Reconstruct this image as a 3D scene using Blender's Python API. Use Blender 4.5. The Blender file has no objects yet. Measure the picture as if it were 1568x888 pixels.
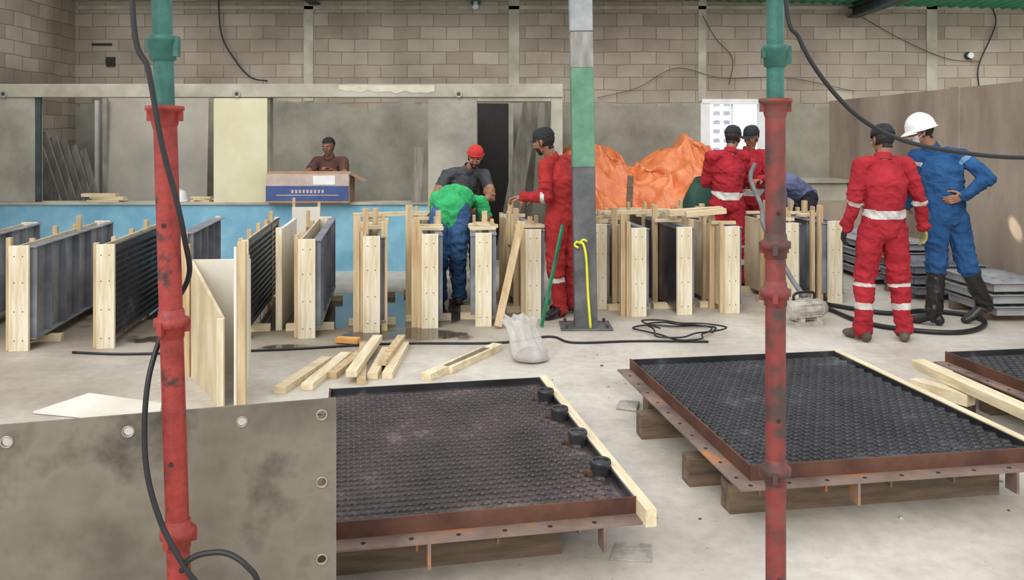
import bpy, bmesh, math, random
import numpy as np
from mathutils import Vector, Matrix, noise
random.seed(7)
V=Vector
D=bpy.data
scene=bpy.context.scene

# ------------------------------------------------------------ materials
def lin(c):
    return tuple(((x/255)/12.92 if x/255<=0.04045 else ((x/255+0.055)/1.055)**2.4) for x in c)+(1,)
_m={}
def mat(name,c1,c2=None,rough=.7,metal=0,scale=6,stretch=(1,1,1),bump=.15,bscale=None,detail=6,lo=.35,hi=.65,c3=None,spec=.5,trans=0,alpha=1,bdist=.01):
    if name in _m: return _m[name]
    m=D.materials.new(name); m.use_nodes=True; nt=m.node_tree; N=nt.nodes; L=nt.links
    b=N['Principled BSDF']; b.inputs['Roughness'].default_value=rough; b.inputs['Metallic'].default_value=metal
    b.inputs['Specular IOR Level'].default_value=spec
    b.inputs['Alpha'].default_value=alpha
    if trans: b.inputs['Transmission Weight'].default_value=trans
    tc=N.new('ShaderNodeTexCoord'); mp=N.new('ShaderNodeMapping'); mp.inputs['Scale'].default_value=stretch
    L.new(tc.outputs['Object'],mp.inputs[0])
    nz=N.new('ShaderNodeTexNoise'); nz.inputs['Scale'].default_value=scale; nz.inputs['Detail'].default_value=detail; nz.inputs['Roughness'].default_value=.6
    L.new(mp.outputs[0],nz.inputs['Vector'])
    cr=N.new('ShaderNodeValToRGB'); e=cr.color_ramp.elements
    e[0].position=lo; e[1].position=hi; e[0].color=lin(c1); e[1].color=lin(c2 or c1)
    if c3:
        q=e.new(min(.95,hi+.12)); q.color=lin(c3)
    L.new(nz.outputs[0],cr.inputs[0]); L.new(cr.outputs[0],b.inputs['Base Color'])
    if bump:
        n2=N.new('ShaderNodeTexNoise'); n2.inputs['Scale'].default_value=bscale or scale*4; n2.inputs['Detail'].default_value=5
        L.new(mp.outputs[0],n2.inputs['Vector'])
        bp=N.new('ShaderNodeBump'); bp.inputs['Strength'].default_value=bump; bp.inputs['Distance'].default_value=bdist
        L.new(n2.outputs[0],bp.inputs['Height']); L.new(bp.outputs[0],b.inputs['Normal'])
    _m[name]=m; return m

def cloth(name,c1,c2,c3=None):
    # work-wear: worn colour variation, soft folds plus fine crumple
    m=mat(name,c1,c2,rough=.88,scale=4,bump=0,c3=c3,spec=.25); nt=m.node_tree; N=nt.nodes; L=nt.links
    tc=N.new('ShaderNodeTexCoord')
    def tx(sc,st,dist,det):
        mp=N.new('ShaderNodeMapping'); mp.inputs['Scale'].default_value=st; L.new(tc.outputs['Object'],mp.inputs[0])
        n=N.new('ShaderNodeTexNoise'); n.inputs['Scale'].default_value=sc; n.inputs['Detail'].default_value=det; n.inputs['Distortion'].default_value=dist; L.new(mp.outputs[0],n.inputs['Vector'])
        a=N.new('ShaderNodeMath'); a.operation='SUBTRACT'; a.inputs[1].default_value=.5; L.new(n.outputs[0],a.inputs[0])
        b_=N.new('ShaderNodeMath'); b_.operation='ABSOLUTE'; L.new(a.outputs[0],b_.inputs[0]); return b_.outputs[0]
    b1=N.new('ShaderNodeBump'); b1.invert=True; b1.inputs['Strength'].default_value=.5; b1.inputs['Distance'].default_value=.045; L.new(tx(7,(1,1,1.7),.7,1),b1.inputs['Height'])
    b2=N.new('ShaderNodeBump'); b2.invert=True; b2.inputs['Strength'].default_value=.3; b2.inputs['Distance'].default_value=.012; L.new(tx(24,(1,1,1.2),.6,2),b2.inputs['Height'])
    L.new(b1.outputs[0],b2.inputs['Normal']); L.new(b2.outputs[0],N['Principled BSDF'].inputs['Normal'])
    return m

def block_mat(name,axis='x',plaster_top=None):
    m=D.materials.new(name); m.use_nodes=True; nt=m.node_tree; N=nt.nodes; L=nt.links
    b=N['Principled BSDF']; b.inputs['Roughness'].default_value=.9; b.inputs['Specular IOR Level'].default_value=.2
    tc=N.new('ShaderNodeTexCoord'); sp=N.new('ShaderNodeSeparateXYZ'); L.new(tc.outputs['Object'],sp.inputs[0])
    wn=N.new('ShaderNodeTexNoise'); wn.inputs['Scale'].default_value=1.3; L.new(tc.outputs['Object'],wn.inputs['Vector'])
    wm=N.new('ShaderNodeMath'); wm.operation='MULTIPLY'; wm.inputs[1].default_value=.05; L.new(wn.outputs[0],wm.inputs[0])
    za=N.new('ShaderNodeMath'); za.operation='ADD'; L.new(sp.outputs['Z'],za.inputs[0]); L.new(wm.outputs[0],za.inputs[1])
    cb=N.new('ShaderNodeCombineXYZ'); L.new(sp.outputs['X' if axis=='x' else 'Y'],cb.inputs[0]); L.new(za.outputs[0],cb.inputs[1])
    bk=N.new('ShaderNodeTexBrick'); bk.offset=.5
    bk.inputs['Scale'].default_value=1; bk.inputs['Brick Width'].default_value=.40; bk.inputs['Row Height'].default_value=.195
    bk.inputs['Mortar Size'].default_value=.007; bk.inputs['Mortar Smooth'].default_value=.6; bk.inputs['Bias'].default_value=0
    bk.inputs['Color1'].default_value=lin((154,143,129)); bk.inputs['Color2'].default_value=lin((177,167,153)); bk.inputs['Mortar'].default_value=lin((128,117,103))
    L.new(cb.outputs[0],bk.inputs['Vector'])
    nz=N.new('ShaderNodeTexNoise'); nz.inputs['Scale'].default_value=1.1; nz.inputs['Detail'].default_value=8; L.new(tc.outputs['Object'],nz.inputs['Vector'])
    cr=N.new('ShaderNodeValToRGB'); cr.color_ramp.elements[0].position=.33; cr.color_ramp.elements[0].color=(.70,.68,.66,1); cr.color_ramp.elements[1].position=.62; cr.color_ramp.elements[1].color=(1.05,1.04,1.02,1)
    L.new(nz.outputs[0],cr.inputs[0])
    mx=N.new('ShaderNodeMix'); mx.data_type='RGBA'; mx.blend_type='MULTIPLY'; mx.inputs[0].default_value=1
    L.new(bk.outputs['Color'],mx.inputs[6]); L.new(cr.outputs[0],mx.inputs[7])
    out=mx.outputs[2]
    bp=N.new('ShaderNodeBump'); bp.inputs['Strength'].default_value=.5; bp.inputs['Distance'].default_value=.01; bp.invert=True
    hf=bk.outputs['Fac']
    if plaster_top is not None:
        n3=N.new('ShaderNodeTexNoise'); n3.inputs['Scale'].default_value=2.2; n3.inputs['Detail'].default_value=8; L.new(tc.outputs['Object'],n3.inputs['Vector'])
        m3=N.new('ShaderNodeMath'); m3.operation='MULTIPLY'; m3.inputs[1].default_value=.5; L.new(n3.outputs[0],m3.inputs[0])
        a3=N.new('ShaderNodeMath'); a3.operation='ADD'; L.new(sp.outputs['Z'],a3.inputs[0]); L.new(m3.outputs[0],a3.inputs[1])
        lt=N.new('ShaderNodeMapRange'); lt.inputs['From Min'].default_value=plaster_top+.25-.01; lt.inputs['From Max'].default_value=plaster_top+.25+.04
        lt.inputs['To Min'].default_value=1; lt.inputs['To Max'].default_value=0; L.new(a3.outputs[0],lt.inputs[0])
        n4=N.new('ShaderNodeTexNoise'); n4.inputs['Scale'].default_value=.9; n4.inputs['Detail'].default_value=9; n4.inputs['Roughness'].default_value=.65; L.new(tc.outputs['Object'],n4.inputs['Vector'])
        c4=N.new('ShaderNodeValToRGB'); c4.color_ramp.elements[0].position=.35; c4.color_ramp.elements[0].color=lin((126,122,111)); c4.color_ramp.elements[1].position=.65; c4.color_ramp.elements[1].color=lin((168,164,150))
        L.new(n4.outputs[0],c4.inputs[0])
        m4=N.new('ShaderNodeMix'); m4.data_type='RGBA'; L.new(lt.outputs[0],m4.inputs[0]); L.new(out,m4.inputs[6]); L.new(c4.outputs[0],m4.inputs[7]); out=m4.outputs[2]
        iv=N.new('ShaderNodeMath'); iv.operation='SUBTRACT'; iv.inputs[0].default_value=1; L.new(lt.outputs[0],iv.inputs[1])
        mm=N.new('ShaderNodeMath'); mm.operation='MULTIPLY'; L.new(hf,mm.inputs[0]); L.new(iv.outputs[0],mm.inputs[1]); hf=mm.outputs[0]
    L.new(hf,bp.inputs['Height']); L.new(out,b.inputs['Base Color']); L.new(bp.outputs[0],b.inputs['Normal'])
    return m

def floor_mat():
    m=D.materials.new('concrete_floor'); m.use_nodes=True; nt=m.node_tree; N=nt.nodes; L=nt.links
    b=N['Principled BSDF']
    tc=N.new('ShaderNodeTexCoord')
    def nz(s,d=8,r=.6):
        n=N.new('ShaderNodeTexNoise'); n.inputs['Scale'].default_value=s; n.inputs['Detail'].default_value=d; n.inputs['Roughness'].default_value=r
        L.new(tc.outputs['Object'],n.inputs['Vector']); return n.outputs[0]
    def ramp(v,p0,c0,p1,c1):
        c=N.new('ShaderNodeValToRGB'); e=c.color_ramp.elements; e[0].position=p0; e[0].color=c0; e[1].position=p1; e[1].color=c1; L.new(v,c.inputs[0]); return c.outputs[0]
    def area(lst,a=.4,z=1.25):
        tot=None
        for (cx,cy,rx,ry,s) in lst:
            mp=N.new('ShaderNodeMapping'); mp.vector_type='POINT'
            mp.inputs['Scale'].default_value=(1/rx,1/ry,0); mp.inputs['Location'].default_value=(-cx/rx,-cy/ry,0)
            L.new(tc.outputs['Object'],mp.inputs[0])
            ln=N.new('ShaderNodeVectorMath'); ln.operation='LENGTH'; L.new(mp.outputs[0],ln.inputs[0])
            mr=N.new('ShaderNodeMapRange'); mr.inputs['From Min'].default_value=a; mr.inputs['From Max'].default_value=z; mr.inputs['To Min'].default_value=s; mr.inputs['To Max'].default_value=0
            L.new(ln.outputs['Value'],mr.inputs[0])
            if tot is None: tot=mr.outputs[0]
            else:
                mm=N.new('ShaderNodeMath'); mm.operation='MAXIMUM'; L.new(tot,mm.inputs[0]); L.new(mr.outputs[0],mm.inputs[1]); tot=mm.outputs[0]
        return tot
    def add(a,c):
        ad=N.new('ShaderNodeMath'); ad.operation='ADD'; L.new(a,ad.inputs[0]); L.new(c,ad.inputs[1]); return ad.outputs[0]
    def sc(v,k):
        a=N.new('ShaderNodeMath'); a.operation='MULTIPLY'; a.inputs[1].default_value=k; L.new(v,a.inputs[0]); return a.outputs[0]
    def mixc(f,a,c,mode='MIX'):
        x=N.new('ShaderNodeMix'); x.data_type='RGBA'; x.blend_type=mode
        if f is None: x.inputs[0].default_value=1
        else: L.new(f,x.inputs[0])
        for k,v in((6,a),(7,c)):
            if isinstance(v,tuple): x.inputs[k].default_value=v
            else: L.new(v,x.inputs[k])
        return x.outputs[2]
    base=ramp(nz(1.1),.32,lin((174,166,153)),.66,lin((214,208,197)))
    base=mixc(None,base,ramp(nz(14),.3,(.84,.83,.81,1),.6,(1,1,1,1)),'MULTIPLY')
    base=mixc(None,base,ramp(nz(55,3),.27,(.5,.47,.45,1),.34,(1,1,1,1)),'MULTIPLY')
    n16=nz(1.6,9,.7)
    # ramp domain is 0..1, so sums are halved
    damp=ramp(sc(add(area([(-2.4,7.8,3.6,2.0,1),(-3.6,5.6,2.0,1.0,.72),(.4,8.1,3.0,1.1,.6),(1.25,5.0,.3,.18,.8),(-1.0,7.2,1.4,.7,.8),(.95,5.6,.5,.25,.6),(-4,4,2,1.6,.6)]),n16),.5),.36,(0,0,0,1),.80,(1,1,1,1))
    wet=ramp(sc(add(area([(-1.6,8.0,1.9,1.3,1),(-3.4,8.0,1.6,1.0,.8),(-.9,7.0,1.0,.4,.85),(-1.6,6.6,.7,.22,.7),(-2.6,6.9,1.0,.35,.8),(-4.2,5.9,1.1,.45,.62),(.3,8.4,1.2,.5,.7)],.2,1.3),nz(2.4,7,.6)),.5),.52,(0,0,0,1),.58,(1,1,1,1))
    c=mixc(damp,base,lin((132,117,99))); c=mixc(wet,c,lin((84,74,62)))
    L.new(c,b.inputs['Base Color'])
    mr=N.new('ShaderNodeMapRange'); mr.inputs['To Min'].default_value=.6; mr.inputs['To Max'].default_value=.07; L.new(wet,mr.inputs[0]); L.new(mr.outputs[0],b.inputs['Roughness'])
    bp=N.new('ShaderNodeBump'); bp.inputs['Strength'].default_value=.1; bp.inputs['Distance'].default_value=.006; L.new(nz(9),bp.inputs['Height']); L.new(bp.outputs[0],b.inputs['Normal'])
    return m

M_floor=floor_mat()
M_block=block_mat('concrete_block_wall','x',2.08)
M_blocky=block_mat('concrete_block_side_wall','y',None)
M_plaster=mat('grey_plaster',(136,132,121),(176,172,159),rough=.9,scale=1.6,detail=9,bump=.2,bscale=20)
M_beam=mat('rendered_beam',(150,145,130),(188,183,167),rough=.9,scale=2,detail=9,bump=.2,bscale=25)
M_brownwall=mat('stained_plaster_wall',(126,111,97),(168,154,137),rough=.9,scale=1.2,stretch=(1,1,.45),detail=9,bump=.15,c3=(112,97,83))
M_blue=mat('light_blue_paint',(108,164,192),(144,196,218),rough=.6,scale=2.5,bump=.1,c3=(168,202,214))
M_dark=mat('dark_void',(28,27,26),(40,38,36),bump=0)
M_pale=mat('pale_pine_v',(206,190,154),(234,226,204),rough=.75,scale=5,stretch=(5,5,.5),bump=.15,c3=(192,168,126))
M_paley=mat('pale_pine_y',(204,186,150),(232,218,186),rough=.75,scale=5,stretch=(5,.5,5),bump=.15)
M_palex=mat('pale_pine_x',(196,176,138),(226,210,176),rough=.75,scale=5,stretch=(.5,5,5),bump=.15)
M_tan=mat('pine_batten',(178,150,112),(210,188,150),rough=.8,scale=5,stretch=(5,5,.5),bump=.15)
M_ply=mat('plywood',(184,164,130),(216,202,172),rough=.8,scale=3,stretch=(3,1,.6),bump=.08)
M_plywhite=mat('white_faced_plywood',(214,208,194),(232,228,216),rough=.6,scale=2,bump=.05)
M_sheet=mat('grey_board',(166,160,147),(190,184,170),rough=.8,scale=1.5,bump=.05)
M_oldwood=mat('old_timber',(84,70,58),(128,108,88),rough=.9,scale=4,stretch=(.6,5,5),bump=.3)
M_greyplank=mat('weathered_planks',(108,104,96),(150,144,132),rough=.9,scale=4,stretch=(4,4,.6),bump=.3)
M_steel=mat('galvanised_steel',(106,110,118),(148,152,159),rough=.5,metal=.12,scale=3,bump=.08,c3=(166,169,174))
M_plate=mat('stained_steel_plate',(100,94,83),(132,124,110),rough=.42,metal=.2,scale=1.7,detail=12,bump=.1,bscale=14,c3=(56,52,47),lo=.36,hi=.51)
M_rust=mat('rusty_steel',(74,46,36),(104,68,52),rough=.75,metal=.1,scale=5,bump=.2,c3=(140,84,50),lo=.35,hi=.66)
M_flange=mat('dusty_steel_flange',(104,86,77),(140,120,108),rough=.6,metal=.2,scale=4,bump=.15,c3=(202,124,48),lo=.35,hi=.60)
M_rubber=mat('black_rubber_mat',(32,32,34),(50,50,53),rough=.33,scale=3,bump=.1,c3=(92,92,94),hi=.60)
M_rubberbrown=mat('brown_rubber_painted_glints',(48,42,42),(74,63,61),rough=.3,scale=3,bump=.1,c3=(124,112,106),hi=.60)  # brownish rubber; palest tone paints glints into the colour
M_black=mat('black_cable',(20,20,22),(32,32,34),rough=.45,bump=0)
M_greyhose=mat('grey_hose',(96,98,100),(120,122,124),rough=.5,bump=0)
M_redpaint=mat('chipped_red_paint',(118,32,28),(156,52,44),rough=.5,scale=14,bump=.25,c3=(60,40,36),lo=.3,hi=.58)
M_greenpaint=mat('chipped_green_paint',(30,78,70),(52,110,98),rough=.5,scale=12,bump=.2,c3=(70,72,66),lo=.3,hi=.62)
M_rustred=mat('rust_and_red_paint',(74,54,49),(132,50,46),rough=.6,scale=7,bump=.25,c3=(100,74,64),lo=.42,hi=.56)
M_postgrey=mat('grey_steel_post',(124,122,116),(158,156,150),rough=.6,scale=5,stretch=(3,3,.8),bump=.15)
M_postdark=mat('dark_grey_steel_post',(72,74,76),(104,106,106),rough=.6,scale=5,bump=.15,c3=(124,116,104))
M_postgreen=mat('faded_green_post',(74,124,98),(106,150,124),rough=.6,scale=5,bump=.15)
M_orange=mat('orange_tarpaulin',(200,106,58),(224,136,86),rough=.3,scale=3,bump=.6,bscale=9,c3=(234,168,124),bdist=.05)
M_greentarp=mat('dark_green_cloth',(22,56,46),(36,78,64),rough=.7,bump=.2)
M_yellow=mat('yellow_strap',(205,205,40),(225,220,70),bump=0)
M_greenbar=mat('green_bar',(30,110,80),(50,140,100),bump=.1)
M_card=mat('cardboard',(150,118,92),(176,142,112),rough=.85,bump=.05)
M_cardblue=mat('printed_blue_card',(58,76,126),(70,90,142),rough=.6,bump=0)
M_cardwhite=mat('printed_white_card',(180,160,150),(200,184,174),rough=.6,bump=0)
M_white=mat('white_plastic',(222,222,220),(238,238,236),rough=.35,bump=0)
M_roof=mat('green_roof_sheet',(40,128,96),(60,156,118),rough=.5,scale=2,bump=0)
M_ridge=mat('dark_steel_beam',(40,56,58),(62,76,76),rough=.6,bump=.1)
M_dirty=mat('cement_dirty_metal',(150,144,134),(196,190,180),rough=.8,scale=14,bump=.3)

# ------------------------------------------------------------ mesh builder
class B:
    def __init__(s): s.v=[];s.f=[];s.mi=[];s.mats=[];s.sm=[]
    def m(s,mt):
        if mt not in s.mats: s.mats.append(mt)
        return s.mats.index(mt)
    def add(s,vs,fs,mt,smooth=False):
        o=len(s.v); i=s.m(mt)
        s.v+= [tuple(v) for v in vs]
        for f in fs: s.f.append([a+o for a in f]); s.mi.append(i); s.sm.append(smooth)
    def box(s,c,d,mt,R=None):
        c=V(c); hx,hy,hz=d[0]/2,d[1]/2,d[2]/2
        vs=[V((x,y,z)) for x in(-hx,hx) for y in(-hy,hy) for z in(-hz,hz)]
        if R is not None: vs=[R@v for v in vs]
        s.add([c+v for v in vs],[(0,1,3,2),(4,6,7,5),(0,4,5,1),(2,3,7,6),(0,2,6,4),(1,5,7,3)],mt)
    def bb(s,x0,x1,y0,y1,z0,z1,mt): s.box(((x0+x1)/2,(y0+y1)/2,(z0+z1)/2),(abs(x1-x0),abs(y1-y0),abs(z1-z0)),mt)
    def beam(s,a,b,w,h,mt,up=(0,0,1)):
        a=V(a);b=V(b);d=(b-a);L=d.length;d.normalize();u=V(up)
        if abs(d.dot(u))>.98:u=V((0,1,0))
        x=d.cross(u).normalized(); z=x.cross(d)
        R=Matrix((x,d,z)).transposed()
        s.box((a+b)/2,(w,L,h),mt,R)
    def cyl(s,a,b,r0,r1,mt,n=20,smooth=True,caps=True):
        a=V(a);b=V(b);d=(b-a).normalized();u=V((0,0,1)) if abs(d.z)<.9 else V((1,0,0))
        x=d.cross(u).normalized();y=d.cross(x)
        vs=[];
        for i in range(n):
            t=2*math.pi*i/n; q=x*math.cos(t)+y*math.sin(t); vs+= [a+q*r0,b+q*r1]
        s.add(vs,[(2*i,2*((i+1)%n),2*((i+1)%n)+1,2*i+1) for i in range(n)],mt,smooth)
        if caps: s.add(vs[0::2],[list(range(n))],mt); s.add(vs[1::2],[list(range(n))[::-1]],mt)
    def tube(s,pts,r,mt,n=10,sub=8):
        P=[V(p) for p in pts]; Q=[]
        E=[P[0]*2-P[1]]+P+[P[-1]*2-P[-2]]
        for i in range(1,len(E)-2):
            for k in range(sub):
                t=k/sub; p0,p1,p2,p3=E[i-1:i+3]
                Q.append(.5*((2*p1)+(p2-p0)*t+(2*p0-5*p1+4*p2-p3)*t*t+(3*p1-p0-3*p2+p3)*t**3))
        Q.append(P[-1]); vs=[]; x=None
        for i,q in enumerate(Q):
            d=(Q[min(i+1,len(Q)-1)]-Q[max(i-1,0)]).normalized()
            if x is None: x=d.orthogonal().normalized()
            x=(x-d*x.dot(d)).normalized(); y=d.cross(x)
            for k in range(n):
                t=2*math.pi*k/n; vs.append(q+(x*math.cos(t)+y*math.sin(t))*r)
        fs=[(i*n+k,i*n+(k+1)%n,(i+1)*n+(k+1)%n,(i+1)*n+k) for i in range(len(Q)-1) for k in range(n)]
        fs+= [list(range(n))[::-1],[(len(Q)-1)*n+k for k in range(n)]]
        s.add(vs,fs,mt,True)
    def lathe(s,prof,mt,M=None,n=24,ex=(1,1)):
        vs=[]
        for r,z in prof:
            for i in range(n):
                t=2*math.pi*i/n; p=V((r*ex[0]*math.cos(t),r*ex[1]*math.sin(t),z)); vs.append(M@p if M else p)
        fs=[(j*n+i,j*n+(i+1)%n,(j+1)*n+(i+1)%n,(j+1)*n+i) for j in range(len(prof)-1) for i in range(n)]
        s.add(vs,fs,mt,True)
    def done(s,name,loc=(0,0,0),rot=0,bevel=0):
        me=D.meshes.new(name); me.from_pydata(s.v,[],s.f); me.update()
        for m_ in s.mats: me.materials.append(m_)
        me.polygons.foreach_set('material_index',s.mi); me.polygons.foreach_set('use_smooth',s.sm)
        bm=bmesh.new(); bm.from_mesh(me); bmesh.ops.recalc_face_normals(bm,faces=bm.faces); bm.to_mesh(me); bm.free()
        o=D.objects.new(name,me); scene.collection.objects.link(o); o.location=loc; o.rotation_euler=(0,0,rot)
        if bevel:
            md=o.modifiers.new('bevel','BEVEL'); md.width=bevel; md.segments=2; md.limit_method='ANGLE'; md.angle_limit=math.radians(50)
        return o

# ------------------------------------------------------------ shell
b=B(); b.bb(-12,14,-6,16,-.2,0,M_floor); b.done('floor')
b=B()
WX0,WX1,WZ0,WZ1=2.95,3.80,1.0,2.12
b.bb(-6.7,WX0,13,13.2,0,3.9,M_block); b.bb(WX1,9.5,13,13.2,0,3.9,M_block)
b.bb(WX0,WX1,13,13.2,0,WZ0,M_block); b.bb(WX0,WX1,13,13.2,WZ1,3.9,M_block)
b.done('wall_back')
b=B()
for x,w in((-3.1,.14),(.03,.16),(2.9,.12),(6.4,.16)):
    b.bb(x-w/2,x+w/2,12.985,13.0,2.15,3.9,M_beam)
b.bb(-6.6,8.5,12.985,13.0,3.55,3.60,M_beam)
b.done('concrete_tie_columns')
b=B(); b.bb(-6.9,-6.66,4,13.2,0,3.9,M_blocky); b.done('wall_left')
b=B(); b.bb(4.84,5.0,5.5,13,0,2.15,M_brownwall); b.bb(4.82,5.02,9.2,9.4,0,2.16,M_brownwall); b.done('wall_right')
b=B()
b.bb(WX0-.06,WX1+.06,12.95,13.0,WZ1-.02,WZ1+.06,M_white); b.bb(WX0-.08,WX0+.06,12.95,13.05,WZ0,WZ1,M_white); b.bb(WX1-.05,WX1+.06,12.95,13.05,WZ0,WZ1,M_white)
b.bb(WX0-.06,WX1+.06,12.93,13.05,WZ0-.05,WZ0+.02,M_white)
b.bb(WX0+.4,WX0+.42,13.0,13.04,WZ0,WZ1,M_white)
b.done('window_1')
M_tw=mat('white_tower_render',(226,226,224),(240,240,238),bump=0); M_tg=mat('tower_glass',(130,138,146),(164,170,175),rough=.5,bump=0)
b=B(); b.bb(11,15.6,60,70,-2,9,M_tw); b.bb(15.6,22,62,70,-2,5.5,M_tw)
for i in range(6):
    for j in range(16):
        x=11.3+i*.72; z=-1.5+j*.64; b.bb(x,x+.42,59.95,60.02,z,z+.26,M_tg)
b.done('apartment_building')

b=B()
b.bb(-6.66,-1.01,10.25,10.43,0,.80,M_blue); b.bb(-6.66,-1.01,10.22,10.47,.80,.83,M_beam)
b.done('blue_half_wall')
b=B()
b.bb(-6.66,.61,10.23,10.45,2.09,2.25,M_beam)
b.bb(-6.66,-5.74,10.25,10.43,.83,2.09,M_plaster)
b.bb(-3.60,-2.92,10.27,10.43,.83,2.09,M_plaster)
b.bb(-1.01,-.42,10.25,10.43,0,2.09,M_plaster)
b.bb(.47,.61,10.25,10.43,0,2.09,M_beam)
b.bb(-.42,.47,10.25,10.43,2.04,2.09,M_beam)
b.bb(-5.74,-5.68,10.26,10.3,.83,2.09,M_ridge)
b.bb(.5,.61,10.43,13,0,2.15,M_plaster)
b.bb(-.98,-.9,10.45,13,0,2.2,M_plaster)
vs=[]; n=40
for i in range(n+1):
    x=-2.08+1.15*i/n; e=noise.noise(V((x*9,0,0)))*.03; e2=noise.noise(V((x*7,4,0)))*.03
    vs+=[(x,10.226,2.165+e-.02*(i/n)),(x,10.226,2.235+e2*.4)]
b.add(vs,[(2*i,2*i+2,2*i+3,2*i+1) for i in range(n)],mat('fresh_render',(196,188,168),(212,206,188),bump=.3))
for x in(-6.1,-3.3,-.64): b.cyl((x,10.235,2.13),(x,10.215,2.13),.045,.045,M_plaster); b.cyl((x,10.215,2.13),(x,10.21,2.13),.022,.022,M_ridge)
b.done('concrete_frame_partition',bevel=.006)
b=B(); b.bb(-3.58,-2.94,10.235,10.258,.83,2.08,mat('cream_board',(204,198,162),(218,212,180),rough=.7,scale=2,bump=.03)); b.done('cream_board')
b=B(); b.bb(-.85,-.05,12.6,12.66,0,2.1,M_dark); b.bb(-.05,.02,12.55,12.66,0,2.1,M_plaster); b.bb(-.88,-.82,12.55,12.66,0,2.1,M_ridge); b.done('doorway_shade_panel')  # dark panel stands in for the shade inside the doorway; jambs beside it
b=B(); b.beam((-.12,11.2,.0),(.28,11.0,2.2),.22,.04,M_greyplank,up=(0,1,0)); b.beam((.18,11.5,0),(.32,11.4,2.2),.1,.04,M_greyplank,up=(0,1,0)); b.done('leaning_planks')
b=B(); b.box((-4.98,11.95,1.08),(1.42,.02,2.16),M_sheet,Matrix.Rotation(-.06,3,'X')); b.bb(-5.72,-5.66,11.9,11.95,0,2.15,M_plaster); b.done('leaning_wall_sheet')
b=B()
for i in range(6):
    b.beam((-5.55+i*.05-.1,11.0+i*.08,.05),(-6.35+i*.09,11.25+i*.08,1.72-.06*i),.16,.025,M_greyplank,up=(0,1,.2))
b.done('leaning_planks')
b=B(); b.bb(-6.22,-6.17,12.7,12.75,0,2.15,M_white); b.done('pvc_pipe')
b=B()
for i in range(5): b.box((-4.9+random.uniform(-.1,.1),10.33,.84+i*.02),(.42,.10,.018),M_palex,Matrix.Rotation(random.uniform(-.2,.2),3,'Z'))
b.done('offcut_stack')
b=B()
for i in range(3): b.box((-3.72+random.uniform(-.05,.05),10.34,.84+i*.02),(.26,.09,.018),M_palex,Matrix.Rotation(random.uniform(-.3,.3),3,'Z'))
b.done('offcut_stack')
b=B(); b.box((-1.13,10.24,1.16),(.12,.03,.66),M_greyplank,Matrix.Rotation(.05,3,'Y')); b.done('leaning_plank')
b=B(); b.bb(-6.18,-6.05,12.97,13.0,2.68,2.82,M_dark); b.bb(-6.4,-6.1,12.975,13.0,3.0,3.03,M_dark); b.done('wall_hole')
b=B(); b.tube([(-4.45,12.9,3.85),(-4.4,12.9,3.17),(-4.2,12.9,2.78),(-3.96,12.9,2.51),(-3.7,12.9,2.45)],.012,M_black); b.done('hanging_wire')
b=B()
b.tube([(7.1,12.96,2.35),(7.1,12.96,2.7),(7.35,12.96,3.3),(7.3,12.96,3.6)],.010,M_black)
b.tube([(5.2,12.96,3.5),(5.9,12.96,3.1),(6.6,12.96,2.8),(7.1,12.96,2.75)],.005,M_black)
b.tube([(2.9,12.96,3.45),(3.1,12.96,3.1),(3.35,12.96,2.8),(3.3,12.96,2.4)],.005,M_black)
b.tube([(1.3,12.96,2.2),(1.9,12.96,2.35),(2.5,12.96,2.65),(3.2,12.96,2.5),(4.2,12.96,2.5),(5.2,12.96,2.3)],.004,M_black)
b.done('wall_wiring')
b=B(); b.cyl((6.95,12.98,2.84),(6.95,12.9,2.84),.03,.045,M_white); b.cyl((6.95,12.99,2.84),(6.95,12.97,2.84),.06,.06,M_black); b.done('wall_light_bulb')
b=B(); b.box((-.55,12.94,3.66),(.14,.1,.07),M_ridge); b.cyl((-.55,12.9,3.64),(-.55,12.84,3.56),.03,.045,M_white); b.done('wall_lamp')

b=B(); n=700; vs=[];
for i in range(n+1):
    x=-7+16.5*i/n; z=3.74-.028*(x-1)+.022*math.sin(x*2*math.pi/.16)
    vs+=[(x,11.9,z+.03),(x,13.3,z)]
b.add(vs,[(2*i,2*i+2,2*i+3,2*i+1) for i in range(n)],M_roof,True); b.done('roof_sheeting')
b=B()
for x in(-3.0,5.2):
    z=3.42 if x>0 else 3.62
    b.bb(x-.08,x+.08,10.4,13,z,z+.02,M_ridge); b.bb(x-.01,x+.01,10.4,13,z+.02,z+.14,M_ridge); b.bb(x-.08,x+.08,10.4,13,z+.14,z+.16,M_ridge)
b.done('roof_beams')

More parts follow.
